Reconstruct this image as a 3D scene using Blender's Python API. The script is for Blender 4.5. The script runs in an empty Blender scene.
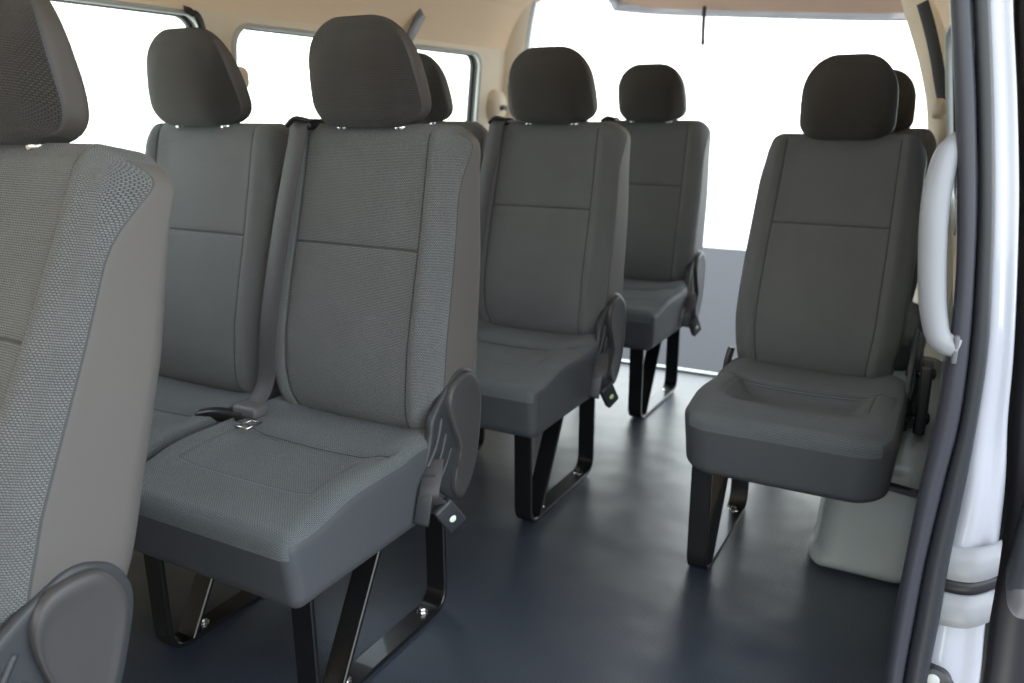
import bpy, bmesh, math, random
from mathutils import Vector, Matrix
random.seed(4)
S = bpy.context.scene
COL = bpy.data.collections.new('scene'); S.collection.children.link(COL)
L = COL.objects.link
R = math.radians

# ------------------------------------------------------------------ materials
def mat(name, col, rough=.6, metal=0, spec=.5, bump=None, coat=0, sheen=0):
    m = bpy.data.materials.new(name); m.use_nodes = True
    n = m.node_tree.nodes; l = m.node_tree.links; b = n['Principled BSDF']
    b.inputs['Base Color'].default_value = (*col, 1)
    b.inputs['Roughness'].default_value = rough
    b.inputs['Metallic'].default_value = metal
    b.inputs['Specular IOR Level'].default_value = spec
    b.inputs['Coat Weight'].default_value = coat
    b.inputs['Sheen Weight'].default_value = sheen
    # mild procedural variation on every surface
    tc = n.new('ShaderNodeTexCoord'); nz = n.new('ShaderNodeTexNoise')
    nz.inputs['Scale'].default_value = bump[0] if bump else 9
    nz.inputs['Detail'].default_value = 4
    l.new(tc.outputs['Object'], nz.inputs['Vector'])
    if bump:
        bp = n.new('ShaderNodeBump'); bp.inputs['Strength'].default_value = bump[1]; bp.inputs['Distance'].default_value = bump[2]
        l.new(nz.outputs['Fac'], bp.inputs['Height']); l.new(bp.outputs['Normal'], b.inputs['Normal'])
    else:
        mx = n.new('ShaderNodeMix'); mx.data_type = 'RGBA'
        mx.inputs['A'].default_value = (*[c*.93 for c in col], 1); mx.inputs['B'].default_value = (*[min(1, c*1.05) for c in col], 1)
        l.new(nz.outputs['Fac'], mx.inputs['Factor']); l.new(mx.outputs['Result'], b.inputs['Base Color'])
    return m

def fabric(name, light, dark, mm=1000, bw=5.0, rh=2.8):
    m = bpy.data.materials.new(name); m.use_nodes = True
    n = m.node_tree.nodes; l = m.node_tree.links; b = n['Principled BSDF']
    uv = n.new('ShaderNodeTexCoord'); mp = n.new('ShaderNodeMapping'); mp.inputs['Scale'].default_value = (mm, mm, mm)
    br = n.new('ShaderNodeTexBrick'); br.inputs['Scale'].default_value = 1
    br.inputs['Brick Width'].default_value = bw; br.inputs['Row Height'].default_value = rh
    br.inputs['Mortar Size'].default_value = 1.0; br.inputs['Mortar Smooth'].default_value = 1.0
    br.inputs['Color1'].default_value = (*light, 1); br.inputs['Color2'].default_value = (*[c*.9 for c in light], 1)
    br.inputs['Mortar'].default_value = (*dark, 1)
    l.new(uv.outputs['UV'], mp.inputs['Vector']); l.new(mp.outputs['Vector'], br.inputs['Vector'])
    nz = n.new('ShaderNodeTexNoise'); nz.inputs['Scale'].default_value = 14; nz.inputs['Detail'].default_value = 5
    l.new(uv.outputs['Object'], nz.inputs['Vector'])
    rp = n.new('ShaderNodeMapRange'); rp.inputs['To Min'].default_value = .86; rp.inputs['To Max'].default_value = 1.12
    l.new(nz.outputs['Fac'], rp.inputs['Value'])
    mu = n.new('ShaderNodeVectorMath'); mu.operation = 'SCALE'
    l.new(br.outputs['Color'], mu.inputs[0]); l.new(rp.outputs['Result'], mu.inputs['Scale'])
    l.new(mu.outputs['Vector'], b.inputs['Base Color'])
    inv = n.new('ShaderNodeMath'); inv.operation = 'SUBTRACT'; inv.inputs[0].default_value = 1
    l.new(br.outputs['Fac'], inv.inputs[1])
    bp = n.new('ShaderNodeBump'); bp.inputs['Strength'].default_value = .8; bp.inputs['Distance'].default_value = .0012
    l.new(inv.outputs[0], bp.inputs['Height']); l.new(bp.outputs['Normal'], b.inputs['Normal'])
    b.inputs['Roughness'].default_value = .85; b.inputs['Specular IOR Level'].default_value = .25
    b.inputs['Sheen Weight'].default_value = .15
    return m

M = {}
M['fabric'] = fabric('woven grey fabric', (.265, .276, .280), (.020, .023, .025))
M['fabric_cushion_skylit'] = fabric('woven grey fabric skylight tint', (.225, .252, .268), (.020, .024, .029))  # seat cloth with the bluish skylight on the cushions put into its colour
M['headrest'] = fabric('woven headrest fabric backlit shade', (.078, .071, .064), (.014, .013, .012))  # cloth colour darkened to carry the shade of the backlit headrests
M['headrest_side'] = mat('taupe headrest side', (.080, .070, .064), .6, bump=(900, .25, .0006))
M['vinyl'] = mat('taupe vinyl', (.125, .115, .110), .55, bump=(900, .25, .0006))
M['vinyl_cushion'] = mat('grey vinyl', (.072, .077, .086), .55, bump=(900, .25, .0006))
M['seam'] = mat('dark seam thread', (.070, .074, .076), .8)
M['black_metal'] = mat('black painted steel', (.008, .008, .009), .28, coat=.3)
M['rail_top'] = mat('worn black steel', (.02, .022, .024), .22, metal=.3)
M['plastic'] = mat('charcoal plastic', (.040, .044, .050), .42, bump=(1200, .15, .0004))
M['plastic_grey'] = mat('grey plastic', (.12, .118, .125), .45, bump=(1200, .15, .0004))
M['cover'] = mat('grey brown cover plastic', (.058, .056, .058), .42, bump=(1200, .15, .0004))
M['black_plastic'] = mat('black plastic', (.012, .012, .014), .35)
M['belt'] = mat('grey webbing', (.065, .063, .070), .6)
M['belt_dark'] = mat('dark webbing', (.03, .03, .033), .6)
M['chrome'] = mat('chrome', (.8, .8, .8), .18, metal=1)
M['button'] = mat('pale yellow button', (.75, .85, .45), .4)
M['white_button'] = mat('off white button', (.85, .9, .8), .4)
M['headliner'] = mat('beige headliner', (.92, .71, .51), .9, bump=(160, .2, .002))
M['pillar_trim'] = mat('beige pillar trim', (.80, .69, .54), .6)
M['greytrim'] = mat('grey window frame', (.45, .46, .45), .6)
M['rubber'] = mat('black rubber', (.018, .018, .02), .45)
M['seal'] = mat('charcoal rubber seal', (.028, .029, .040), .42, bump=(30, .1, .002))
M['seal_dark'] = mat('dark rubber seal', (.016, .018, .023), .4)
M['paint'] = mat('white body paint', (.36, .365, .41), .18, coat=.6)
M['arch'] = mat('pale painted metal', (.44, .49, .48), .25, coat=.3)
M['handle'] = mat('off white plastic', (.25, .255, .275), .4)
M['asphalt'] = mat('asphalt', (.042, .041, .045), .9, bump=(40, .5, .01))
M['concrete'] = mat('white concrete', (.9, .9, .88), .9)
M['tailtrim'] = mat('brown tailgate lining', (.40, .27, .20), .8)
M['dark_door'] = mat('dark door edge', (.012, .010, .014), .4)

def floor_mat():
    m = bpy.data.materials.new('ribbed vinyl floor'); m.use_nodes = True
    n = m.node_tree.nodes; l = m.node_tree.links; b = n['Principled BSDF']
    tc = n.new('ShaderNodeTexCoord')
    w = n.new('ShaderNodeTexWave'); w.inputs['Scale'].default_value = 55; w.bands_direction = 'X'
    w2 = n.new('ShaderNodeTexWave'); w2.inputs['Scale'].default_value = 55; w2.bands_direction = 'Y'
    nz = n.new('ShaderNodeTexNoise'); nz.inputs['Scale'].default_value = 3.2; nz.inputs['Detail'].default_value = 2
    for q in (w, w2, nz): l.new(tc.outputs['Object'], q.inputs['Vector'])
    ad = n.new('ShaderNodeMath'); ad.operation = 'MULTIPLY'
    l.new(w.outputs['Fac'], ad.inputs[0]); l.new(w2.outputs['Fac'], ad.inputs[1])
    b1 = n.new('ShaderNodeBump'); b1.inputs['Strength'].default_value = .35; b1.inputs['Distance'].default_value = .0012
    l.new(ad.outputs[0], b1.inputs['Height'])
    b2 = n.new('ShaderNodeBump'); b2.inputs['Strength'].default_value = .5; b2.inputs['Distance'].default_value = .03
    l.new(nz.outputs['Fac'], b2.inputs['Height']); l.new(b1.outputs['Normal'], b2.inputs['Normal'])
    l.new(b2.outputs['Normal'], b.inputs['Normal'])
    mx = n.new('ShaderNodeMix'); mx.data_type = 'RGBA'
    mx.inputs['A'].default_value = (.036, .046, .065, 1); mx.inputs['B'].default_value = (.058, .073, .100, 1)
    l.new(ad.outputs[0], mx.inputs['Factor']); l.new(mx.outputs['Result'], b.inputs['Base Color'])
    b.inputs['Roughness'].default_value = .36; b.inputs['Specular IOR Level'].default_value = .9; b.inputs['Coat Weight'].default_value = .25; b.inputs['Coat Roughness'].default_value = .3
    return m
M['floor'] = floor_mat()

def glass_mat():
    m = bpy.data.materials.new('window glass'); m.use_nodes = True
    n = m.node_tree.nodes; l = m.node_tree.links; n.clear()
    o = n.new('ShaderNodeOutputMaterial'); t = n.new('ShaderNodeBsdfTransparent'); t.inputs[0].default_value = (.93, .97, .95, 1)
    g = n.new('ShaderNodeBsdfGlossy'); g.inputs['Roughness'].default_value = .02
    x = n.new('ShaderNodeMixShader'); x.inputs[0].default_value = .06
    l.new(t.outputs[0], x.inputs[1]); l.new(g.outputs[0], x.inputs[2]); l.new(x.outputs[0], o.inputs[0])
    return m
M['glass'] = glass_mat()

# ------------------------------------------------------------------ object helpers
def mesh_obj(name, verts, faces, mats, parent=None, midx=None, uvs=None, smooth=True, origin=None):
    me = bpy.data.meshes.new(name)
    if origin is not None:
        ox = Vector(origin); verts = [Vector(v)-ox for v in verts]
    me.from_pydata([tuple(v) for v in verts], [], faces)
    if not isinstance(mats, (list, tuple)): mats = [mats]
    for m in mats: me.materials.append(m)
    if midx: me.polygons.foreach_set('material_index', midx)
    if uvs:
        uvl = me.uv_layers.new(name='UVMap'); k = 0
        for fu in uvs:
            for c in fu: uvl.data[k].uv = c; k += 1
    bm = bmesh.new(); bm.from_mesh(me); bmesh.ops.recalc_face_normals(bm, faces=bm.faces); bm.to_mesh(me); bm.free()
    me.polygons.foreach_set('use_smooth', [smooth]*len(me.polygons))
    o = bpy.data.objects.new(name, me); L(o)
    if parent: o.parent = parent
    if origin is not None: o.location = origin
    return o

def tag(o, label=None, cat=None, group=None, kind=None):
    if label: o['label'] = label
    if cat: o['category'] = cat
    if group: o['group'] = group
    if kind: o['kind'] = kind
    return o
def empty(name, loc=(0, 0, 0)):
    o = bpy.data.objects.new(name, None); o.location = loc; o.empty_display_size = .1; L(o); return o

def lines(h, r, n, nb, extra=()):
    inner = h-r
    a = [-(inner + r*math.tan(R(45)*k/nb)) for k in range(nb, 0, -1)]
    base = [-inner + 2*inner*k/n for k in range(n+1)]
    for e in extra:
        base = [b for b in base if abs(b-e) > .0045 or abs(b) >= inner-1e-9]
        base += [e-.004, e-.0018, e, e+.0018, e+.004]
    base = sorted(set(round(b, 6) for b in base))
    return sorted(set(round(q, 6) for q in a + base + [-q for q in a]))

def rbox(h, r, n, nb=4, extra=((), (), ()), deform=None, matf=None):
    """rounded box shell on a custom lattice; deform(p, q): q = undeformed lattice point"""
    ax = [lines(h[i], min(r[i], h[i]*.999), n[i], nb, extra[i]) for i in range(3)]
    N = [len(a)-1 for a in ax]
    vid = {}; V = []; Q = []
    def vert(i, j, k):
        key = (i, j, k)
        if key in vid: return vid[key]
        p = [ax[0][i], ax[1][j], ax[2][k]]
        inner = [h[c]-min(r[c], h[c]*.999) for c in range(3)]
        d = [max(0, (abs(p[c])-inner[c])/min(r[c], h[c]*.999)) for c in range(3)]
        ln = math.sqrt(sum(x*x for x in d)); mxd = max(d)
        q = [0]*3
        for c in range(3):
            s = 1 if p[c] >= 0 else -1
            dd = d[c]*(mxd/ln) if ln > 1e-9 else 0
            q[c] = p[c] if d[c] == 0 else s*(inner[c] + min(r[c], h[c]*.999)*dd)
        vid[key] = len(V); Q.append(tuple(p))
        V.append(deform(q, p) if deform else tuple(q)); return vid[key]
    F = []; MI = []; UV = []
    def add(ids, axis):
        F.append([vert(*t) for t in ids])
        qs = [Q[f] for f in F[-1]]
        if axis == 0: UV.append([(q[1], q[2]) for q in qs])
        elif axis == 1: UV.append([(q[0], q[2]) for q in qs])
        else: UV.append([(q[0], q[1]) for q in qs])
        c = [sum(q[t] for q in qs)/4 for t in range(3)]
        MI.append(matf(c, axis, h) if matf else 0)
    for i in range(N[0]):
        for j in range(N[1]):
            for k in (0, N[2]): add([(i, j, k), (i+1, j, k), (i+1, j+1, k), (i, j+1, k)], 2)
    for i in range(N[0]):
        for k in range(N[2]):
            for j in (0, N[1]): add([(i, j, k), (i+1, j, k), (i+1, j, k+1), (i, j, k+1)], 1)
    for j in range(N[1]):
        for k in range(N[2]):
            for i in (0, N[0]): add([(i, j, k), (i, j+1, k), (i, j+1, k+1), (i, j, k+1)], 0)
    return V, F, MI, UV

def box(name, lo, hi, m, parent=None, r=.003, origin=None):
    c = [(a+b)/2 for a, b in zip(lo, hi)]; h = [(b-a)/2 for a, b in zip(lo, hi)]
    rr = min(r, min(h)*.9)
    V, F, MI, UV = rbox(h, (rr, rr, rr), (1, 1, 1), 2)
    V = [tuple(v[i]+c[i] for i in range(3)) for v in V]
    return mesh_obj(name, V, F, m, parent, origin=origin)

def sweep(path, prof, up=None, closed=False, frames=None):
    """sweep a closed 2D profile [(a,b)] along path; a along side vector, b along the other. up = fixed side axis"""
    P = [Vector(p) for p in path]; V = []; F = []; n = len(P); k = 0 if callable(prof) else len(prof)
    for i, p in enumerate(P):
        if closed: t = (P[(i+1) % n]-P[i-1]).normalized()
        else: t = (P[min(i+1, n-1)]-P[max(i-1, 0)]).normalized()
        s = Vector(up) if up is not None else Vector((0, 0, 1))
        s = (s - t*s.dot(t)).normalized(); b = t.cross(s)
        pr = prof(i/(n-1)) if callable(prof) else prof
        for (a, c) in pr: V.append(p + s*a + b*c)
    if callable(prof): k = len(prof(0))
    rng = n if closed else n-1
    for i in range(rng):
        for j in range(k):
            a = i*k+j; b2 = i*k+(j+1) % k; c = ((i+1) % n)*k+(j+1) % k; d = ((i+1) % n)*k+j
            F.append([a, b2, c, d])
    if not closed:
        F.append(list(range(k))[::-1]); F.append([(n-1)*k+j for j in range(k)])
    return V, F

def ell(a, b, n=14): return [(a*math.cos(2*math.pi*i/n), b*math.sin(2*math.pi*i/n)) for i in range(n)]
def rrect(a, b, r, n=3):
    out = []
    for cx, cy, a0 in ((a-r, b-r, 0), (-a+r, b-r, 90), (-a+r, -b+r, 180), (a-r, -b+r, 270)):
        for i in range(n+1):
            t = R(a0+90*i/n); out.append((cx+r*math.cos(t), cy+r*math.sin(t)))
    return out
def smooth_path(pts, n=8):
    P = [Vector(p) for p in pts]; out = []
    for i in range(len(P)-1):
        p0 = P[max(i-1, 0)]; p1 = P[i]; p2 = P[i+1]; p3 = P[min(i+2, len(P)-1)]
        for k in range(n):
            t = k/n
            out.append(.5*((2*p1)+(p2-p0)*t+(2*p0-5*p1+4*p2-p3)*t*t+(3*p1-p0-3*p2+p3)*t**3))
    out.append(P[-1]); return out
def fillet_path(pts, r, n=6):
    P = [Vector(p) for p in pts]; out = [P[0]]
    for i in range(1, len(P)-1):
        a = (P[i-1]-P[i]).normalized(); b = (P[i+1]-P[i]).normalized()
        s = P[i]+a*r; e = P[i]+b*r
        for k in range(n+1):
            t = k/n; out.append(s*(1-t)**2 + P[i]*2*t*(1-t) + e*t*t)
    out.append(P[-1]); return out
def join(parts):
    V = []; F = []
    for v, f in parts:
        o = len(V); V += list(v); F += [[q+o for q in ff] for ff in f]
    return V, F
def prism_x(poly, x0, x1, bev=.006, dish=0):
    """poly (y,z) outline extruded from x0 to x1 with a rounded rim on the x1 side"""
    n = len(poly); cy = sum(p[0] for p in poly)/n; cz = sum(p[1] for p in poly)/n
    V = []; F = []
    s = 1 if x1 > x0 else -1
    rings = [(1, x0), (1, x1-s*bev), (.985, x1-s*bev*.3), (.95, x1), (.86, x1), (.80, x1-s*dish*.6), (.70, x1-s*dish), (.35, x1-s*dish)]
    for sc, x in rings:
        for (y, z) in poly: V.append((x, cy+(y-cy)*sc, cz+(z-cz)*sc))
    for i in range(len(rings)-1):
        for j in range(n): F.append([i*n+j, i*n+(j+1) % n, (i+1)*n+(j+1) % n, (i+1)*n+j])
    F.append(list(range(n))); F.append([(len(rings)-1)*n+j for j in range(n)])
    return V, F
def disc_parts(c, axis, r, h, n=16, r2=None):
    """capped short cylinder with small chamfer"""
    c = Vector(c); ax = Vector(axis).normalized(); u = ax.orthogonal().normalized(); w = ax.cross(u)
    V = []; F = []; rings = [(r, 0), (r, h*.7), ((r2 or r)*.85, h)]
    for rr, hh in rings:
        for i in range(n):
            t = 2*math.pi*i/n; V.append(c+ax*hh+u*rr*math.cos(t)+w*rr*math.sin(t))
    for i in range(2):
        for j in range(n): F.append([i*n+j, i*n+(j+1) % n, (i+1)*n+(j+1) % n, (i+1)*n+j])
    F.append(list(range(n))[::-1]); F.append([2*n+j for j in range(n)])
    return V, F

# ------------------------------------------------------------------ seats
PIV = (0, 1.25, .42)       # recline pivot
def lerp_table(t, tab):
    for (a, va), (b, vb) in zip(tab, tab[1:]):
        if t <= b: 
            s = (t-a)/(b-a) if b > a else 0
            s = max(0, min(1, s)); return va+(vb-va)*s
    return tab[-1][1]
def sstep(a, b, x):
    t = max(0, min(1, (x-a)/(b-a))); return t*t*(3-2*t)
SX, SZ = .150, .777
FRONT = [(.38, 1.265), (.41, 1.238), (.435, 1.212), (.46, 1.196), (.49, 1.188), (.53, 1.186), (.60, 1.194), (.70, 1.219), (.80, 1.247), (.90, 1.273), (1.0, 1.296)]
REAR = [(.38, 1.345), (.44, 1.365), (.52, 1.376), (.65, 1.386), (.765, 1.396), (.9, 1.396), (1.0, 1.388)]
def backrest_mesh():
    h = (.213, .09, .308); zc = .696
    def deform(q, p):
        x, y, z = q[0], q[1], q[2]+zc
        # the border between cloth and side panel sweeps back towards the top corner
        hat = sstep(-.088, -.051, y) if y < -.051 else max(0, (.09-y)/.141)
        y += .095*sstep(.16, .30, q[2])**1.6*hat*sstep(.190, .212, abs(x))
        t = (z-.39)/.61
        yf = lerp_table(z, FRONT); yr = lerp_table(z, REAR)
        s = (y+.09)/.18
        # width taper, waist at the bottom and narrower at the top
        w = 1 - .035*sstep(.45, 1.0, t) - .085*sstep(.28, 0, t)
        X = x*w
        f = 1-s
        # bolsters and sunk centre panel
        ax = abs(p[0])
        dep = .010*sstep(.175, .120, ax)*sstep(.39, .48, z)*sstep(.995, .95, z)
        bol = .007*math.exp(-((ax-.172)/.018)**2)
        groove = 0
        ds = abs(ax-SX)
        if ds < .006: groove = .0045*math.exp(-(ds/.0017)**2)
        dz = abs(p[2]+zc-SZ)
        if dz < .006 and ax < SX: groove = max(groove, .0045*math.exp(-(dz/.0017)**2))
        pil = .004*math.cos(min(1, ax/.15)*math.pi/2)*(math.sin(max(0, min(1, (z-.44)/.337))*math.pi) if z < SZ else math.sin(max(0, min(1, (z-SZ)/.22))*math.pi))
        push = (dep-bol+groove-pil)*sstep(.5, 1, f)
        Y = yf+(yr-yf)*s + push
        return (X, Y, z)
    def matf(c, axis, h):
        ax = abs(c[0])
        if axis == 1 and c[1] < 0:
            if abs(ax-SX) < .0018 or (abs(c[2]+zc-SZ) < .0018 and ax < SX): return 2
            return 0
        if axis == 2 and c[2] > 0: return 0
        if axis == 0:
            return 0 if c[1] < -.052 else (2 if c[1] < -.0495 else 1)
        return 1
    V, F, MI, UV = rbox(h, (.055, .045, .055), (14, 3, 26), 7, ((-SX, SX), (-.051,), (SZ-zc,)), deform, matf)
    return V, F, MI, UV
def round_pt(p, h, r):
    d = [max(0, (abs(p[c])-(h[c]-r[c]))/r[c]) for c in range(3)]
    ln = math.sqrt(sum(x*x for x in d)); m = max(d)
    return [p[c] if d[c] == 0 else math.copysign(h[c]-r[c]+r[c]*d[c]*m/ln, p[c]) for c in range(3)]
def headrest_mesh():
    h = (.125, .062, .097); zc = 1.104
    def deform(q, p):
        k = sstep(.035, -.05, p[2]); q2 = round_pt(p, h, (.070, .042, .044))
        q = [a+(b-a)*k for a, b in zip(q, q2)]
        hat = max(0, min((q[1]+.060)/.032, (.062-q[1])/.090, 1))
        q[1] += .026*sstep(.03, -.085, p[2])*hat*sstep(.08, .115, abs(q[0])) - .010*sstep(0, .08, p[2])*hat*sstep(.06, .10, abs(q[0]))
        x, y, z = q; t = (z+h[2])/(2*h[2])
        wx = 1 - .05*max(0, t-.42)/.58 - .01*max(0, .4-t)/.4; z -= .004*sstep(.5, 0, t)
        # teardrop side profile: fat low down, rear slopes forward to the crown
        front = -.055 - .012*math.sin(math.pi*min(1, t*1.15)) 
        rear = .056 - .048*sstep(.18, 1.0, t)
        s = (y+h[1])/(2*h[1])
        Y = front + (rear-front)*s
        Y += .016*(x/h[0])**2*sstep(1, .3, s)       # front face wraps round
        g = 0
        if abs(abs(p[0])-.108) < .006 and False: g = 0
        return (x*wx, 1.305+Y, zc+z-.005)
    def matf(c, axis, h): 
        if axis == 0 and c[1] > -.0298: return 2 if c[1] < -.0262 else 1
        return 0
    return rbox(h, (.088, .050, .088), (6, 3, 4), 10, ((), (-.028,), ()), deform, matf)
def cushion_mesh(rc=.024, crown=0.0, front_h=0.0):
    h = (.2165, .242, .070); yc = 1.038; zc = .348
    CY = 1.085-yc
    def deform(q, p):
        x, y, z = q; Y = y+yc; ax = abs(p[0]); top = sstep(0, 1, (z+h[2])/(2*h[2]))
        rise = .012*sstep(.83, 1.0, Y)+ .007*sstep(1.085, 1.13, Y) + front_h*sstep(1.15, .85, Y)
        bol = .012*sstep(.12, .18, ax)*sstep(.85, .95, Y)
        sunk = -.006*math.cos(min(1, ax/.16)*math.pi/2)*sstep(.86, .98, Y) - crown*sstep(.15, .11, ax)*sstep(.90, .94, Y)*sstep(1.09, 1.06, Y)
        g = 0
        dd = abs(p[1]-CY)
        if dd < .012 and ax < .195: g = .011*math.exp(-(dd/.005)**2)
        dx = abs(ax-.155)
        if dx < .006 and -.12 < p[1] < CY: g = max(g, .0028*math.exp(-(dx/.0017)**2))
        d2 = abs(p[1]+.12)
        if d2 < .006 and ax < .155: g = max(g, .0028*math.exp(-(d2/.0017)**2))
        Z = zc+z+(rise+bol+sunk-g)*top
        # front face leans in at the bottom
        Y += .018*(1-top)*sstep(1.0, .82, yc+y)
        Z += .022*(1-top)*sstep(1.0, .82, yc+y)*0
        return (x*(1-.03*(1-top)), Y, Z)
    def matf(c, axis, h):
        if axis == 2: return (0 if c[2] > 0 else 1)
        if axis == 1 and c[1] < 0: return 0 if c[2] > .030 else 1
        return 0 if c[2] > .056 else 1
    return rbox(h, (rc, rc, .030), (16, 18, 3), 5, ((-.155, .155), (-.12, CY), (.03,)), deform, matf)

def put(name, data, mats, parent, dx=0, origin=None):
    V, F, MI, UV = data
    V = [(v[0]+dx, v[1], v[2]) for v in V]
    if origin: origin = (dx, origin[1], origin[2])
    return mesh_obj(name, V, F, mats, parent, MI, UV, True, origin)

def seat_unit(root, dx, cushion=None, hx=0):
    put('seat_cushion', cushion or CUSH, [M['fabric_cushion_skylit'], M['vinyl_cushion'], M['seam']], root, dx, (0, 1.25, .35))
    put('backrest', BACK, [M['fabric'], M['vinyl'], M['seam']], root, dx, PIV)
    hr = put('headrest', HEAD, [M['headrest'], M['headrest_side'], M['seam']], root, dx, PIV)
    if hx: hr.location.x += hx
    for s in (-1, 1):
        x = dx+s*.070
        V, F = join([sweep([(x, 1.315, .96), (x, 1.312, 1.03)], ell(.006, .006, 10), up=(1, 0, 0)),
                     disc_parts((x, 1.315, .992), (0, 0, 1), .014, .012)])
        p = mesh_obj('headrest_post', V, F, M['chrome'], hr, origin=None)
        p.data.transform(Matrix.Translation(Vector((-dx, -PIV[1], -PIV[2]))))

RECL = [(1.291, .551), (1.326, .536), (1.350, .499), (1.348, .433), (1.335, .361), (1.31, .308), (1.275, .282), (1.226, .306), (1.165, .372), (1.152, .400), (1.165, .430), (1.172, .452), (1.178, .477), (1.203, .505), (1.236, .532), (1.262, .549)]
LOBE = [(1.285, .545), (1.312, .533), (1.334, .500), (1.333, .444), (1.320, .375), (1.298, .326), (1.268, .296), (1.245, .300), (1.232, .330), (1.240, .360), (1.256, .393), (1.246, .425), (1.226, .470), (1.222, .506), (1.240, .534)]
def closed_smooth(poly, n=4):
    m = len(poly); out = []
    for i in range(m):
        p0, p1, p2, p3 = [Vector((*poly[(i+k-1) % m], 0)) for k in range(4)]
        for k in range(n):
            t = k/n; v = .5*((2*p1)+(p2-p0)*t+(2*p0-5*p1+4*p2-p3)*t*t+(3*p1-p0-3*p2+p3)*t**3)
            out.append((v.x, v.y))
    return out
def recliner(root, x, s=1, w=.028):
    org = Vector((x, PIV[1], PIV[2]))
    rc = mesh_obj('recliner_cover', *prism_x(closed_smooth(RECL), x, x+s*w*.55, .006, 0), [M['plastic']], root, origin=org)
    lb = mesh_obj('cover_panel', *prism_x(closed_smooth(LOBE), x+s*w*.3, x+s*w, .009, .0015), M['cover'], rc)
    lb.data.transform(Matrix.Translation(-org))
    for a, b, c in (((1.209, .475), (1.186, .43), (1.158, .394)), ((1.240, .404), (1.215, .378), (1.188, .345)), ((1.222, .440), (1.200, .405), (1.172, .372))):
        path = smooth_path([(x+s*w*.5, a[0], a[1]), (x+s*(w*.5+.003), b[0], b[1]), (x+s*w*.5, c[0], c[1])], 6)
        rb = mesh_obj('rib', *sweep(path, ell(.0045, .0045, 8), up=(1, 0, 0)), M['plastic'], rc)
        rb.data.transform(Matrix.Translation(-org))
    return rc
def leg_frame(root, x, ztop=.31, y0=.905, y1=1.305):
    path = fillet_path([(x, y0, ztop), (x, y0+.004, .006), (x, y1, .006), (x, y1, ztop)], .045, 7)
    parts = [sweep(path, rrect(.024, .005, .002, 1), up=(1, 0, 0)),
             sweep([(x, y0+.055, .008), (x, y0+.225, ztop)], rrect(.024, .005, .002, 1), up=(1, 0, 0))]
    # thin turned edges that catch the light
    lf = mesh_obj('leg_frame', *join(parts), M['black_metal'], root, smooth=False)
    for yy in (y0+.095, y1-.055):
        V, F = join([disc_parts((x, yy, .010), (0, 0, 1), .013, .003, 16), disc_parts((x, yy, .013), (0, 0, 1), .0085, .009, 6)])
        mesh_obj('floor_bolt', V, F, M['chrome'], lf, smooth=False)
    return lf
def strap(path, w, th, up): return sweep(path, rrect(w/2, th/2, th*.3, 1), up=up)
def belt_and_buckles(root, dx, side=-1, buckle_x=None, btn='button'):
    # shoulder belt down the inboard edge of the backrest
    x = dx+side*.158
    def yf(z): return lerp_table(z, FRONT)-.012
    pth = smooth_path([(x+.012, 1.335, 1.012), (x+.010, 1.29, 1.008), (x+.006, yf(.97), .965), (x-.008, yf(.80)-.002, .80), (x-.012, yf(.62)-.003, .62), (x-.014, 1.165, .50), (x-.014, 1.125, .455)], 8)
    b = mesh_obj('seat_belt', *strap(pth, .046, .002, (1, 0, 0)), M['belt'], root, origin=PIV)
    inv = Matrix.Translation(-Vector(PIV))
    g = [box('belt_guide', (x-.022, 1.285, .992), (x+.036, 1.350, 1.012), M['black_plastic'], b, .009)]
    V, F = sweep(smooth_path([(x-.010, 1.272, 1.000), (x+.010, 1.274, 1.014), (x+.030, 1.290, 1.010)], 6), ell(.006, .005, 8), up=(0, 1, 0))
    g.append(mesh_obj('guide_loop', V, F, M['black_plastic'], b))
    tx = x-.014
    g.append(box('belt_anchor', (tx-.030, 1.095, .440), (tx+.034, 1.135, .464), M['plastic_grey'], b, .008))
    # metal tongue lying on the cushion
    V, F = sweep([Vector((tx+.052, 1.062, .448)) + Vector(q) for q in ((-.013, -.018, 0), (.013, -.018, 0), (.013, .018, 0), (-.013, .018, 0))], rrect(.002, .0035, .001, 1), up=(0, 0, 1), closed=True)
    g.append(mesh_obj('belt_tongue', V, F, M['chrome'], b))
    for q in g: q.data.transform(inv)
    # black buckle stalk pointing to the far seat
    V, F = sweep(smooth_path([(tx-.095, 1.075, .434), (tx-.06, 1.085, .442), (tx-.015, 1.10, .440), (tx-.005, 1.11, .448)], 6), lambda t: rrect(.013-.004*t, .017-.005*t, .006, 3), up=(0, 0, 1))
    mesh_obj('buckle_stalk', V, F, M['black_plastic'], root)

def hanging_buckle(root, x, s=1, btn='white_button'):
    pth = smooth_path([(x+s*.006, 1.175, .405), (x+s*.018, 1.150, .385), (x+s*.024, 1.130, .355), (x+s*.022, 1.160, .325)], 8)
    st = mesh_obj('buckle_strap', *strap(pth, .036, .003, (s*1, .5, .2)), M['belt'], root)
    V, F = sweep(smooth_path([(x+s*.010, 1.150, .385), (x+s*.016, 1.128, .350), (x+s*.012, 1.118, .300)], 6), rrect(.014, .004, .002, 2), up=(s, .3, 0))
    mesh_obj('strap_tail', V, F, M['plastic'], root)
    c = Vector((x+s*.026, 1.188, .292)); d = Vector((s*.05, .62, -.78)).normalized()
    side = Vector((s*1, -.55, 0)).normalized()
    V, F = sweep([c-d*.036, c-d*.031, c+d*.035, c+d*.041], lambda t: rrect(.009*(.8 if t in (0, 1) else 1), .021*(.92 if t in (0, 1) else 1), .004, 3), up=side)
    bk = mesh_obj('buckle', V, F, M['plastic'], root)
    mesh_obj('release_button', *disc_parts(c+side*.0075+d*.008, side, .0075, .0035, 20), M[btn], bk)

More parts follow.
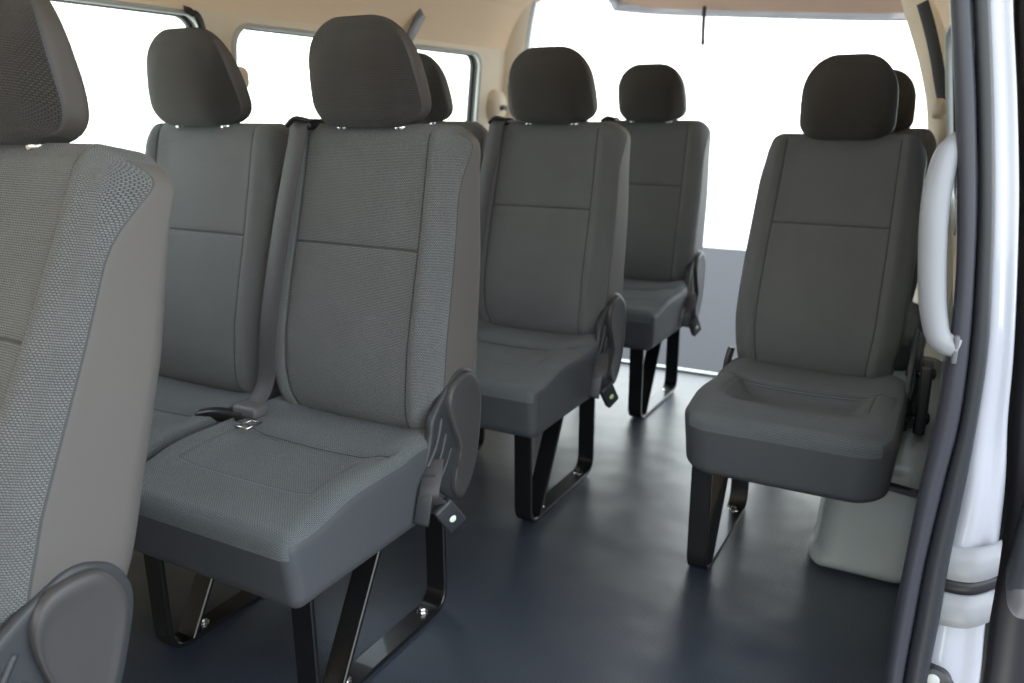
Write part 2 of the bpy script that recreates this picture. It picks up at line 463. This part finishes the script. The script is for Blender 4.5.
BACK, HEAD, CUSH = backrest_mesh(), headrest_mesh(), cushion_mesh()
CUSH1 = cushion_mesh(.075, .030, .022)

def build_bench():
    r = empty('bench_seat', (0, 1.1, 0))
    # built around x=0 at the right outer edge of the bench, in row two's depth, then re-based
    seat_unit(r, -.203); seat_unit(r, -.645, None, -.018)
    recliner(r, .0, 1, .026)
    leg_frame(r, -.074); leg_frame(r, -.448)
    box('seat_pan', (-.84, .90, .272), (-.03, 1.33, .296), M['black_metal'], r, .006)
    V, F = sweep([(-.42, 1.345, .50), (-.42, 1.345, .30)], rrect(.02, .006, .002, 1), up=(1, 0, 0))
    mesh_obj('back_hinge', V, F, M['black_metal'], r)
    belt_and_buckles(r, -.2125)
    hanging_buckle(r, .012)
    # wall mount of the window side
    box('wall_mount', (-.905, 1.0, .25), (-.84, 1.28, .30), M['black_metal'], r, .004)
    for c in r.children: c.location.y -= 1.1
    return r
def copy_tree(o, parent=None):
    c = o.copy(); L(c); c.parent = parent
    for ch in o.children: copy_tree(ch, c)
    return c

GRP = 'two-person bench seats along the window wall'
bench = build_bench()
rows = [(-.82, -.82, R(-12.0), 'grey woven bench seat nearest the camera, cut off by the left frame edge, reclined'),
        (-.825, 0.0, 0, 'grey two-person bench seat in full view behind the nearest seat, white-buttoned buckle on its side'),
        (-.828, .80, 0, 'grey two-person bench seat with yellow-buttoned buckle, second row from the open rear'),
        (-.846, 1.655, 0, 'rearmost grey two-person bench seat on the window side, beside the open rear doorway')]
benches = []
srcs = [bench] + [copy_tree(bench) for _ in rows[1:]]
for (x, dy, rec, lab), o in zip(rows, srcs):
    o.location = (x, 1.1+dy, 0); tag(o, lab, 'seat', GRP)
    for c in o.children:
        nm = c.name.split('.')[0]
        if nm in ('backrest', 'headrest', 'recliner_cover', 'seat_belt'): c.rotation_euler.x = rec
        if rec and nm in ('backrest', 'headrest'): c.location.z += .012
        if rec and nm == 'headrest': c.location.x -= .024
    benches.append(o)
# yellow release buttons on the two rear benches
for o in benches[2:]:
    for c in o.children:
        for g in c.children:
            if g.name.startswith('release_button'):
                g.data = g.data.copy(); g.data.materials[0] = M['button']

def build_single():
    r = empty('single_seat', (0, 1.1, 0))
    seat_unit(r, 0, CUSH1)
    recliner(r, .205, 1, .024); 
    leg_frame(r, -.180)
    box('seat_pan', (-.19, .90, .272), (.19, 1.33, .296), M['black_metal'], r, .006)
    for z, y in ((.455, 1.24), (.36, 1.20)):
        V, F = join([sweep([(.20, y, z), (.262, y, z)], rrect(.007, .016, .003, 2), up=(0, 0, 1)), disc_parts((.25, y, z), (0, 1, 0), .014, .03, 12)])
        mesh_obj('wall_bracket', V, F, M['black_metal'], r)
    for yy in (1.0, 1.22):
        mesh_obj('mounting_bar', *sweep([(.12, yy, .276), (.265, yy, .262)], rrect(.006, .012, .002, 1), up=(0, 0, 1)), M['black_metal'], r, smooth=False)
    box('hinge_box', (.232, 1.14, .34), (.258, 1.20, .50), M['black_plastic'], r, .006)
    # belt stalk on the aisle side
    V, F = sweep(smooth_path([(-.205, 1.20, .36), (-.212, 1.19, .42), (-.205, 1.20, .47)], 6), rrect(.006, .018, .004, 2), up=(1, 0, 0))
    mesh_obj('buckle_stalk', V, F, M['plastic'], r)
    for c in r.children: c.location.y -= 1.1
    return r
single = build_single(); single2 = copy_tree(single)
SG = 'single seats beside the wheel arch wall'
single.scale.x = single2.scale.x = .97
for o in (single, single2):
    for c in o.children:
        if c.name.split('.')[0] in ('backrest', 'headrest', 'recliner_cover'): c.rotation_euler.x = R(-11)
for o in (single, single2):
    for c in o.children:
        nm = c.name.split('.')[0]
        if nm in ('backrest', 'headrest'): c.location.x -= .016; c.scale.x = .93
        if nm == 'headrest': c.location.z -= .012; c.scale = (.91, .95, 1)
single.location = (-.270, 1.1+.79, -.004); tag(single, 'grey single seat on the right, beside the off-white grab handle and wheel arch', 'seat', SG)
single2.location = (-.285, 1.1+1.655, 0); tag(single2, 'single seat mostly hidden behind the right-hand single seat, only its headrest edge showing', 'seat', SG)

# ------------------------------------------------------------------ van shell
def st(o): o['kind'] = 'structure'; return o
st(box('floor', (-1.80, -1.4, -.03), (.02, 3.20, 0), M['floor'], r=.002))
sill = st(box('trim_1', (-1.66, 3.19, -.004), (-.14, 3.225, .008), M['chrome'], r=.004))
sill.data.materials[0] = mat('pale sill strip', (.75, .85, .78), .3, metal=.3)

# left wall profile (x, z)
WLP = [(-1.80, 0), (-1.80, .60), (-1.795, .72), (-1.735, 1.275), (-1.715, 1.33), (-1.67, 1.43), (-1.57, 1.53), (-1.40, 1.60), (-.90, 1.635)]
Y0, Y1 = -1.4, 3.22
def wall_side(name, P, wins, xsgn, windows_base, m_low, m_up):
    V = []; F = []; MI = []
    def quad(a, b, mi):
        n = 24
        for i in range(n):
            ya = ys+(Y1-ys)*i/n; yb = ys+(Y1-ys)*(i+1)/n
            o = len(V); V.extend([(a[0], ya, a[1]), (a[0], yb, a[1]), (b[0], yb, b[1]), (b[0], ya, b[1])]); F.append([o, o+1, o+2, o+3]); MI.append(mi)
    ys = wins[0][4]
    for i in range(len(P)-1):
        if i == 2: continue
        quad(P[i], P[i+1], 0 if i < 2 else 1)
    a, b = P[2], P[3]
    def pos(y, z): t = (z-a[1])/(b[1]-a[1]); return (a[0]+(b[0]-a[0])*t, y, z)
    edges = [ys] + [(w[1]+wins[i+1][0])/2 for i, w in enumerate(wins[:-1])] + [Y1]
    for i, w in enumerate(wins):
        c0, c1 = edges[i], edges[i+1]
        cy, cz = (w[0]+w[1])/2, (w[2]+w[3])/2
        loop = [(cy+p, cz+q) for p, q in rrect((w[1]-w[0])/2, (w[3]-w[2])/2, .055, 8)]
        # outer rectangle points by radial projection; the four corners snapped in
        outer = []
        for (y, z) in loop:
            dy, dz = y-cy, z-cz; k = 1e9
            if dy > 1e-9: k = min(k, (c1-cy)/dy)
            if dy < -1e-9: k = min(k, (c0-cy)/dy)
            if dz > 1e-9: k = min(k, (b[1]-cz)/dz)
            if dz < -1e-9: k = min(k, (a[1]-cz)/dz)
            outer.append([cy+dy*k, cz+dz*k])
        for corner in ((c1, b[1]), (c0, b[1]), (c0, a[1]), (c1, a[1])):
            j = min(range(len(outer)), key=lambda t: (outer[t][0]-corner[0])**2*.3+(outer[t][1]-corner[1])**2); outer[j] = list(corner)
        n = len(loop); o = len(V)
        V.extend([pos(*p) for p in loop]); V.extend([pos(*p) for p in outer])
        V.extend([(pos(*p)[0]+xsgn*.035, p[0], p[1]) for p in loop])
        for j in range(n):
            F.append([o+j, o+(j+1) % n, o+n+(j+1) % n, o+n+j]); MI.append(2)
            F.append([o+j, o+(j+1) % n, o+2*n+(j+1) % n, o+2*n+j]); MI.append(3)
        fr = [Vector(pos(*p))+Vector((-xsgn*.004, 0, 0)) for p in loop]
        wf = st(mesh_obj('window_%d' % (windows_base+i), *sweep(fr, ell(.009, .007, 8), up=(1, 0, 0), closed=True), M['greytrim']))
        gl = [(pos(*p)[0]+xsgn*.03, p[0], p[1]) for p in loop]
        g = mesh_obj('pane', gl, [list(range(n))], M['glass'], wf, smooth=False)
        sl = [Vector((p[0], p[1], p[2])) for p in gl]
        mesh_obj('rubber_seal', *sweep(sl, ell(.012, .008, 6), up=(1, 0, 0), closed=True), M['rubber'], wf)
    w = st(mesh_obj(name, V, F, [m_low, m_up, M['greytrim'] if False else M['pillar_trim'], M['rubber']], None, MI, smooth=False))
    return w
wall_side('wall_left', WLP[:6], [(.42, 1.555, .78, 1.262, -1.4), (1.66, 2.31, .78, 1.250), (2.44, 2.915, .78, 1.250)], -1, 1, M['pillar_trim'], M['headliner'])
# ceiling: the curved shoulders and roof lining
WRP = [(-.012, 0), (-.012, .60), (-.035, .72), (-.105, 1.275), (-.125, 1.33), (-.17, 1.43)]
def ceiling():
    prof = [WLP[5], (-1.62, 1.49), (-1.55, 1.545), (-1.42, 1.595), (-1.2, 1.625), (-.90, 1.635), (-.60, 1.625), (-.42, 1.595), (-.29, 1.545), (-.22, 1.49), WRP[5]]
    V = []; F = []; ny = 20
    for i in range(ny+1):
        y = Y0+(Y1-Y0)*i/ny
        for (x, z) in prof: V.append((x, y, z))
    k = len(prof)
    for i in range(ny):
        for j in range(k-1): F.append([i*k+j, i*k+j+1, (i+1)*k+j+1, (i+1)*k+j])
    o = len(V)   # outer roof skin
    for y in (Y0, Y1+.06):
        for (x, z) in prof: V.append((x+(-.03 if x < -.9 else .03), y, z+.06))
    for j in range(k-1): F.append([o+j, o+j+1, o+k+j+1, o+k+j])
    return st(mesh_obj('ceiling', V, F, M['headliner']))
ceiling()
# right wall, from the door opening back
def right_wall():
    w = wall_side('wall_right', WRP, [(1.78, 2.84, .80, 1.25, 1.24)], 1, 4, M['arch'], M['headliner'])
    ws = [w, bpy.data.objects['window_4']] + list(bpy.data.objects['window_4'].children)
    for o in ws:
        for v in o.data.vertices:
            t = (v.co.y-1.24)/1.96
            v.co.x = v.co.x*(.15+1.15*t) + .012*(1-t)
right_wall()

# rear frame: D pillars and header around the open tailgate
def rear_frame():
    # inner edge of the opening (x, z), left bottom -> over the top -> right bottom
    E = [(-1.66, 0.0), (-1.70, .30), (-1.715, .70), (-1.70, 1.0), (-1.685, 1.22), (-1.64, 1.47), (-1.58, 1.535), (-1.40, 1.575), (-.9, 1.59), (-.46, 1.56), (-.33, 1.50), (-.262, 1.34), (-.19, 1.15), (-.150, .97), (-.12, .60), (-.14, .0)]
    O = [(-1.84, 0.0), (-1.84, .30), (-1.84, .70), (-1.80, 1.0), (-1.78, 1.22), (-1.73, 1.50), (-1.66, 1.60), (-1.42, 1.67), (-.9, 1.69), (-.40, 1.67), (-.22, 1.60), (-.08, 1.45), (-.04, 1.20), (-.0, .97), (.03, .60), (.03, .0)]
    E2 = smooth_path([(x, 0, z) for x, z in E], 5); O2 = smooth_path([(x, 0, z) for x, z in O], 5)
    V = []; F = []; MI = []; n = len(E2)
    ring = []
    for e, o in zip(E2, O2):
        m1 = e.lerp(o, .35)
        ring.append([(o.x, 3.10, o.z), (m1.x, 3.12, m1.z), (e.x, 3.17, e.z), (e.x, 3.20, e.z), (e.x, 3.24, e.z), (o.x, 3.26, o.z)])
    for r_ in ring: V += r_
    k = 6
    for i in range(n-1):
        for j in range(k-1):
            F.append([i*k+j, i*k+j+1, (i+1)*k+j+1, (i+1)*k+j]); MI.append((0, 0, 1, 2, 2)[j])
    o = mesh_obj('door_1', V, F, [M['pillar_trim'], M['greytrim'], M['paint']], None, MI)
    st(o)
rear_frame()

# tailgate lifted up behind the opening
def tailgate():
    tg = empty('tailgate', (-.95, 3.25, 1.72))
    V = []; F = []; MI = []
    n = 14; rows_ = []
    xs0, xs1 = -1.66, -.22
    for j in range(9):
        t = j/8; y = 3.27+.95*t; z = 1.72-.20*t
        hw = (xs1-xs0)/2*(1-.02*t)
        row = []
        for i in range(n+1):
            u = -1+2*i/n
            yy = y
            if t > .8: yy = y-.16*abs(u)**6*(t-.8)/.2
            row.append((-.94+hw*u, yy, z-.055*t*(u+.5)))
        rows_.append(row)
    for r_ in rows_: V += r_
    k = n+1
    for j in range(8):
        for i in range(n): F.append([j*k+i, j*k+i+1, (j+1)*k+i+1, (j+1)*k+i])
    base = tg.location
    V1 = [Vector(v)-base for v in V]
    mesh_obj('inner_lining', V1, F, M['tailtrim'], tg)
    # outer skin with the turned-down painted lip
    rim = [rows_[j][0] for j in range(9)] + [rows_[8][i] for i in range(1, n)] + [rows_[8-j][n] for j in range(9)]
    V2, F2 = sweep([Vector(p)-base+Vector((0, .02, .005)) for p in rim], rrect(.035, .022, .014, 3), up=(0, 0, 1))
    mesh_obj('painted_edge', V2, F2, M['paint'], tg)
    V3 = [v+Vector((0, 0, .05)) for v in V1]
    mesh_obj('outer_panel', V3, F, M['paint'], tg)
    p0 = Vector((-1.215, 4.12, 1.52))-base
    mesh_obj('pull_strap', *sweep([p0, p0+Vector((0, .0, -.10)), p0+Vector((.002, .0, -.175))], rrect(.009, .004, .002, 2), up=(1, 0, 0)), M['belt_dark'], tg)
    for dx in (0, .05):
        mesh_obj('latch', *disc_parts(Vector((-.82+dx, 4.235, 1.500))-base, (0, 0, -1), .012, .008, 10), M['greytrim'], tg)
    tag(tg, 'raised white tailgate with brown lining and a dark pull strap beyond the rear opening', 'tailgate')
tailgate()

# wheel arch
def wheel_arch():
    def deform(q, p):
        x, y, z = q; t = (z+.17)/.34
        f = 1-.10*t
        Y = 2.33+y*f
        sc = 1
        flare = .022*sstep(.18, .04, t)
        X = -.107+x + (.02*t if x < 0 else 0) - (flare if x < 0 else 0)
        Y += (-flare if y < 0 else flare)
        return (X, Y, z+.155)
    V, F, MI, UV = rbox((.125, .49, .17), (.06, .14, .06), (4, 10, 8), 6, deform=deform)
    o = st(mesh_obj('trim_2', V, F, M['arch']))
    o['label'] = 'pale wheel arch bulging into the cabin under the single seat'
wheel_arch()

# ------------------------------------------------------------------ door pillar, seals
SL = [(-.20, 1.60), (-.10, 1.38), (-.062, 1.22), (-.051, 1.155), (-.031, 1.039), (-.013, .917), (-.002, .814), (.001, .72), (-.002, .621), (-.009, .531), (-.015, .405), (-.019, .306), (-.02, .197), (-.02, 0)]
SM = [(-.17, 1.61), (-.075, 1.385), (-.038, 1.22), (-.027, 1.154), (-.007, 1.038), (.010, .918), (.020, .816), (.026, .724), (.027, .627), (.020, .538), (.011, .412), (.008, .315), (.005, .207), (.003, 0)]
SR = [(-.14, 1.62), (-.055, 1.39), (-.018, 1.22), (-.008, 1.153), (.011, 1.038), (.028, .918), (.039, .818), (.047, .727), (.048, .63), (.046, .543), (.041, .421), (.040, .325), (.037, .219), (.034, 0)]
WR = [(-.10, 1.64), (-.02, 1.40), (.010, 1.22), (.017, 1.157), (.038, 1.039), (.057, .916), (.072, .786), (.080, .70), (.085, .62), (.094, .534), (.098, .458), (.100, .38), (.100, .30), (.105, .21), (.11, 0)]
def band(name, A, B, y, depth, m):
    A2 = smooth_path([(x, 0, z) for x, z in A], 6); B2 = smooth_path([(x, 0, z) for x, z in B], 6)
    V = []; F = []; k = 12
    for a, b in zip(A2, B2):
        c = (a+b)/2; hd = (b-a)/2
        for j in range(k):
            t = 2*math.pi*j/k
            ct = math.copysign(abs(math.cos(t))**.75, math.cos(t)); s_ = math.copysign(abs(math.sin(t))**.75, math.sin(t))
            q = c+hd*ct; V.append((q.x, y+depth*s_, q.z))
    n = len(A2)
    for i in range(n-1):
        for j in range(k): F.append([i*k+j, i*k+(j+1) % k, (i+1)*k+(j+1) % k, (i+1)*k+j])
    F.append(list(range(k))); F.append([(n-1)*k+j for j in range(k)])
    return mesh_obj(name, V, F, m)
s1 = st(band('trim_3', SL, SM, 1.20, .018, M['seal']))
s2 = st(band('trim_4', SM, SR, 1.205, .014, M['seal_dark']))
def jamb():
    SRe = SR; A2 = smooth_path([(x-.006, 0, z) for x, z in SRe], 8)
    # resample by height
    B2 = smooth_path([(x, 0, z) for x, z in WR], 8)
    def at(path, z):
        for a, b in zip(path, path[1:]):
            if (a.z-z)*(b.z-z) <= 0 and a.z != b.z: return a.x+(b.x-a.x)*(z-a.z)/(b.z-a.z)
        return path[-1].x if z < path[-1].z else path[0].x
    zs = [1.60-.0125*i for i in range(145)]
    V = []; F = []; MI = []
    cols = [(0, 0), (.18, -.006), (.36, -.004), (.50, .002), (.60, .010), (.70, .013), (.80, .012), (.92, .014), (1.0, .028), (1.0, .09)]
    for z in zs:
        a, b = at(A2, z), at(B2, z)
        bulge = .012*math.exp(-((z-.50)/.07)**2)
        for c, d in cols:
            V.append((a+(b-a)*c, 1.225+d - bulge*math.sin(math.pi*min(1, c*1.1)), z))
    k = len(cols)
    for i in range(len(zs)-1):
        for j in range(k-1):
            F.append([i*k+j, i*k+j+1, (i+1)*k+j+1, (i+1)*k+j]); MI.append(0)
    st(mesh_obj('trim_5', V, F, M['paint']))
    # two raised horizontal collars with a dark slot between them
    def collar(name, z0, z1, m, out):
        V = []; F = []; n = 10; zz = [z0, z0, (z0+z1)/2, z1, z1]
        dd = [0, out, out*1.15, out, 0]
        for z, d in zip(zz, dd):
            a, b = at(A2, z), at(B2, z)
            for i in range(n+1):
                t = i/n; V.append((a+(b+.002-a)*t, 1.224-d+.045*max(0, t-.55)**1.5-.004*math.sin(math.pi*t), z+.030*t*t*.5))
        for j in range(4):
            for i in range(n): F.append([j*(n+1)+i, j*(n+1)+i+1, (j+1)*(n+1)+i+1, (j+1)*(n+1)+i])
        return mesh_obj(name, V, F, m)
    st(collar('trim_6', .385, .435, M['handle'], .012))
    st(collar('trim_7', .362, .383, M['dark_door'], .006))
    st(collar('trim_8', .310, .360, M['handle'], .010))
jamb()
# latch plate low on the pillar
def striker():
    r = empty('door_latch', (.043, 1.21, .224))
    out = [(.026*math.cos(t)*(1 if math.sin(t) > 0 else 1.15), .026*math.sin(t)*(1 if math.sin(t) > 0 else 1.6)) for t in [2*math.pi*i/24 for i in range(24)]]
    V = []; F = []
    for s, y in ((1, .012), (1, -.002), (.9, -.006)):
        for a, b in out: V.append((a*s, y, b*s-.01))
    for j in range(2):
        for i in range(24): F.append([j*24+i, j*24+(i+1) % 24, (j+1)*24+(i+1) % 24, (j+1)*24+i])
    F.append([48+i for i in range(24)]); F.append(list(range(24)))
    mesh_obj('plate', V, F, M['black_plastic'], r)
    mesh_obj('screw', *join([disc_parts((0, -.005, .0), (0, -1, 0), .009, .004, 16)]), M['greytrim'], r)
    tag(r, 'small black latch plate with a screw, low on the white door pillar', 'latch')
striker()

# grab handle
def handle():
    r = empty('grab_handle', (-.03, 1.2, .85))
    P = [(-.004, 1.222, .994), (-.014, 1.215, .990), (-.030, 1.20, .972), (-.036, 1.19, .93), (-.035, 1.185, .88), (-.028, 1.185, .81), (-.020, 1.185, .765), (-.010, 1.185, .738), (.010, 1.188, .728)]
    P = [Vector((a-.0, b, c))-Vector(r.location) for a, b, c in P]
    V, F = sweep(smooth_path(P, 8), lambda t: ell(.016, .014+.003*math.sin(math.pi*t), 16), up=(0, 1, 0))
    mesh_obj('grip', V, F, M['handle'], r)
    box('end_cap', (.036, -.028, -.141), (.043, .006, -.104), M['plastic_grey'], r, .003)
    tag(r, 'off-white curved vertical grab handle beside the black door seal', 'handle')
handle()

# sliding door, slid back outside the body: only its front edge shows
def sliding_door():
    r = empty('sliding_door', (.14, 1.9, .5))
    zs = [1.60-.05*i for i in range(38)]
    def wr(z): return lerp_table(-z, [(-p[1], p[0]) for p in WR])
    def slab(x_off0, x_off1, y0, y1, z0, z1, m, name, par):
        V = []; F = []
        zz = [z for z in zs if z0 <= z <= z1]; n = len(zz)
        for z in zz:
            a = wr(z)+x_off0; b = wr(z)+x_off1
            for (x, y) in ((a, y1), (a, y0+.012), (a+.010, y0), (b-.010, y0), (b, y0+.012), (b, y1)): V.append((x-.14, y-1.9, z-.5))
        for i in range(n-1):
            for j in range(6): F.append([i*6+j, i*6+(j+1) % 6, (i+1)*6+(j+1) % 6, (i+1)*6+j])
        F.append(list(range(6))); F.append([(n-1)*6+j for j in range(6)])
        return mesh_obj(name, V, F, m, par)
    slab(.010, .075, 1.33, 2.55, -.25, 1.60, M['dark_door'], 'door_panel', r)
    slab(.076, .095, 1.36, 2.55, -.25, 1.60, M['paint'], 'outer_skin', r)
    # chunky plastic end piece with rounded bottom
    V, F, MI, UV = rbox((.032, .05, .10), (.02, .03, .03), (2, 2, 4), 5)
    V = [(v[0]+.155-.14+.006*(v[2]/.1), v[1]+1.30-1.9, v[2]+.44-.5) for v in V]
    mesh_obj('edge_trim', V, F, M['plastic'], r)
    V, F, MI, UV = rbox((.034, .055, .035), (.02, .03, .03), (2, 2, 2), 5)
    V = [(v[0]+.155-.14, v[1]+1.30-1.9, v[2]+.355-.5) for v in V]
    mesh_obj('edge_cap', V, F, M['plastic_grey'], r)
    tag(r, 'dark front edge of the open sliding door outside the white pillar', 'door')
sliding_door()

# wall seat belts
def wall_belt(name_lab, pts, w, m, anchor, up=(0, 1, 0), cov=(.02, .035, .03)):
    r = empty('wall_seat_belt', anchor)
    P = [Vector(p)-Vector(anchor) for p in pts]
    mesh_obj('webbing', *strap(smooth_path(P, 6), w, .003, up), m, r)
    V, F, MI, UV = rbox(cov, tuple(c*.7 for c in cov), (2, 2, 2), 5)
    mesh_obj('anchor_cover', V, F, M['pillar_trim'], r)
    tag(r, name_lab, 'seat belt', 'seat belts anchored on the cabin walls')
wall_belt('black belt strap on the wall pillar above the left headrest of the second row', [(-1.718, 1.492, 1.268), (-1.715, 1.51, 1.262), (-1.712, 1.53, 1.245), (-1.715, 1.56, 1.15), (-1.715, 1.62, 1.05)], .022, M['black_plastic'], (-1.735, 1.655, 1.115))
wall_belt('slanted grey belt strap on the lining between the two rear side windows', [(-1.700, 2.475, 1.355), (-1.705, 2.42, 1.29), (-1.715, 2.39, 1.23), (-1.72, 2.37, 1.14)], .042, M['plastic_grey'], (-1.745, 2.38, 1.10))
wall_belt('long black belt strap running down the right rear pillar', [(-.195, 2.90, 1.345), (-.165, 2.90, 1.266), (-.14, 2.90, 1.19), (-.118, 2.90, 1.11), (-.100, 2.90, 1.05)], .040, M['belt_dark'], (-.115, 2.90, 1.04), up=(1, -.6, 0))
def anchor_knob():
    r = empty('belt_retractor_cover', (-1.765, 3.06, 1.06))
    V, F, MI, UV = rbox((.050, .062, .065), (.045, .05, .055), (2, 2, 2), 6)
    mesh_obj('cover', V, F, M['pillar_trim'], r)
    mesh_obj('slot', *sweep([(.050, -.025, -.012), (.053, .0, -.008), (.050, .025, -.012)], ell(.004, .010, 8), up=(1, 0, 0)), M['black_plastic'], r)
    tag(r, 'rounded beige belt retractor cover on the left rear pillar', 'belt cover')
anchor_knob()

# ------------------------------------------------------------------ outside
g = st(mesh_obj('ground', [(-9, 3.5, -.6), (9, 3.5, -.6), (9, 10.4, -.6), (-9, 10.4, -.6)], [[0, 1, 2, 3]], M['asphalt']))
g2 = st(mesh_obj('ground_apron', [(-60, 10.4, -.6), (60, 10.4, -.6), (60, 90, -.6), (-60, 90, -.6)], [[0, 1, 2, 3]], M['concrete']))
g3 = st(mesh_obj('ground_side', [(.3, -12, -.6), (30, -12, -.6), (30, 3.5, -.6), (.3, 3.5, -.6)], [[0, 1, 2, 3]], mat('grey paving', (.22, .22, .24), .9, bump=(40, .5, .01))))
# unseen bulkhead and body side ahead of the door, added to shade seat fronts
st(box('wall_front_blocker', (-1.80, -1.46, -.03), (.06, -1.41, .86), M['pillar_trim'], r=.01))
st(box('wall_door_side_blocker', (.02, -1.40, -.03), (.06, -.42, 1.60), M['pillar_trim'], r=.01))

# ------------------------------------------------------------------ light
w = bpy.data.worlds.new('World'); S.world = w; w.use_nodes = True
n = w.node_tree.nodes; l = w.node_tree.links; bg = n['Background']
tc = n.new('ShaderNodeTexCoord'); sp = n.new('ShaderNodeSeparateXYZ'); l.new(tc.outputs['Generated'], sp.inputs[0])
cr = n.new('ShaderNodeValToRGB'); cr.color_ramp.elements[0].position = 0; cr.color_ramp.elements[0].color = (.95, 1, .93, 1)
cr.color_ramp.elements[1].position = .6; cr.color_ramp.elements[1].color = (.78, .88, 1, 1)
l.new(sp.outputs['Z'], cr.inputs[0]); l.new(cr.outputs[0], bg.inputs['Color'])
bg.inputs['Strength'].default_value = 3.2
# ------------------------------------------------------------------ camera
cd = bpy.data.cameras.new('camera'); cam = bpy.data.objects.new('camera', cd); L(cam); S.camera = cam
cd.sensor_width = 22.3; cd.lens = 826/1024*22.3; cd.clip_start = .02
cam.location = (0, 0, 1.02)
pitch = math.atan(226/826)
cam.rotation_euler = (R(90)-pitch, 0, R(28.7))
cd.dof.use_dof = True; cd.dof.focus_distance = 1.25; cd.dof.aperture_fstop = 3.0
S.view_settings.view_transform = 'Standard'; S.view_settings.look = 'None'; S.view_settings.exposure = 0.22
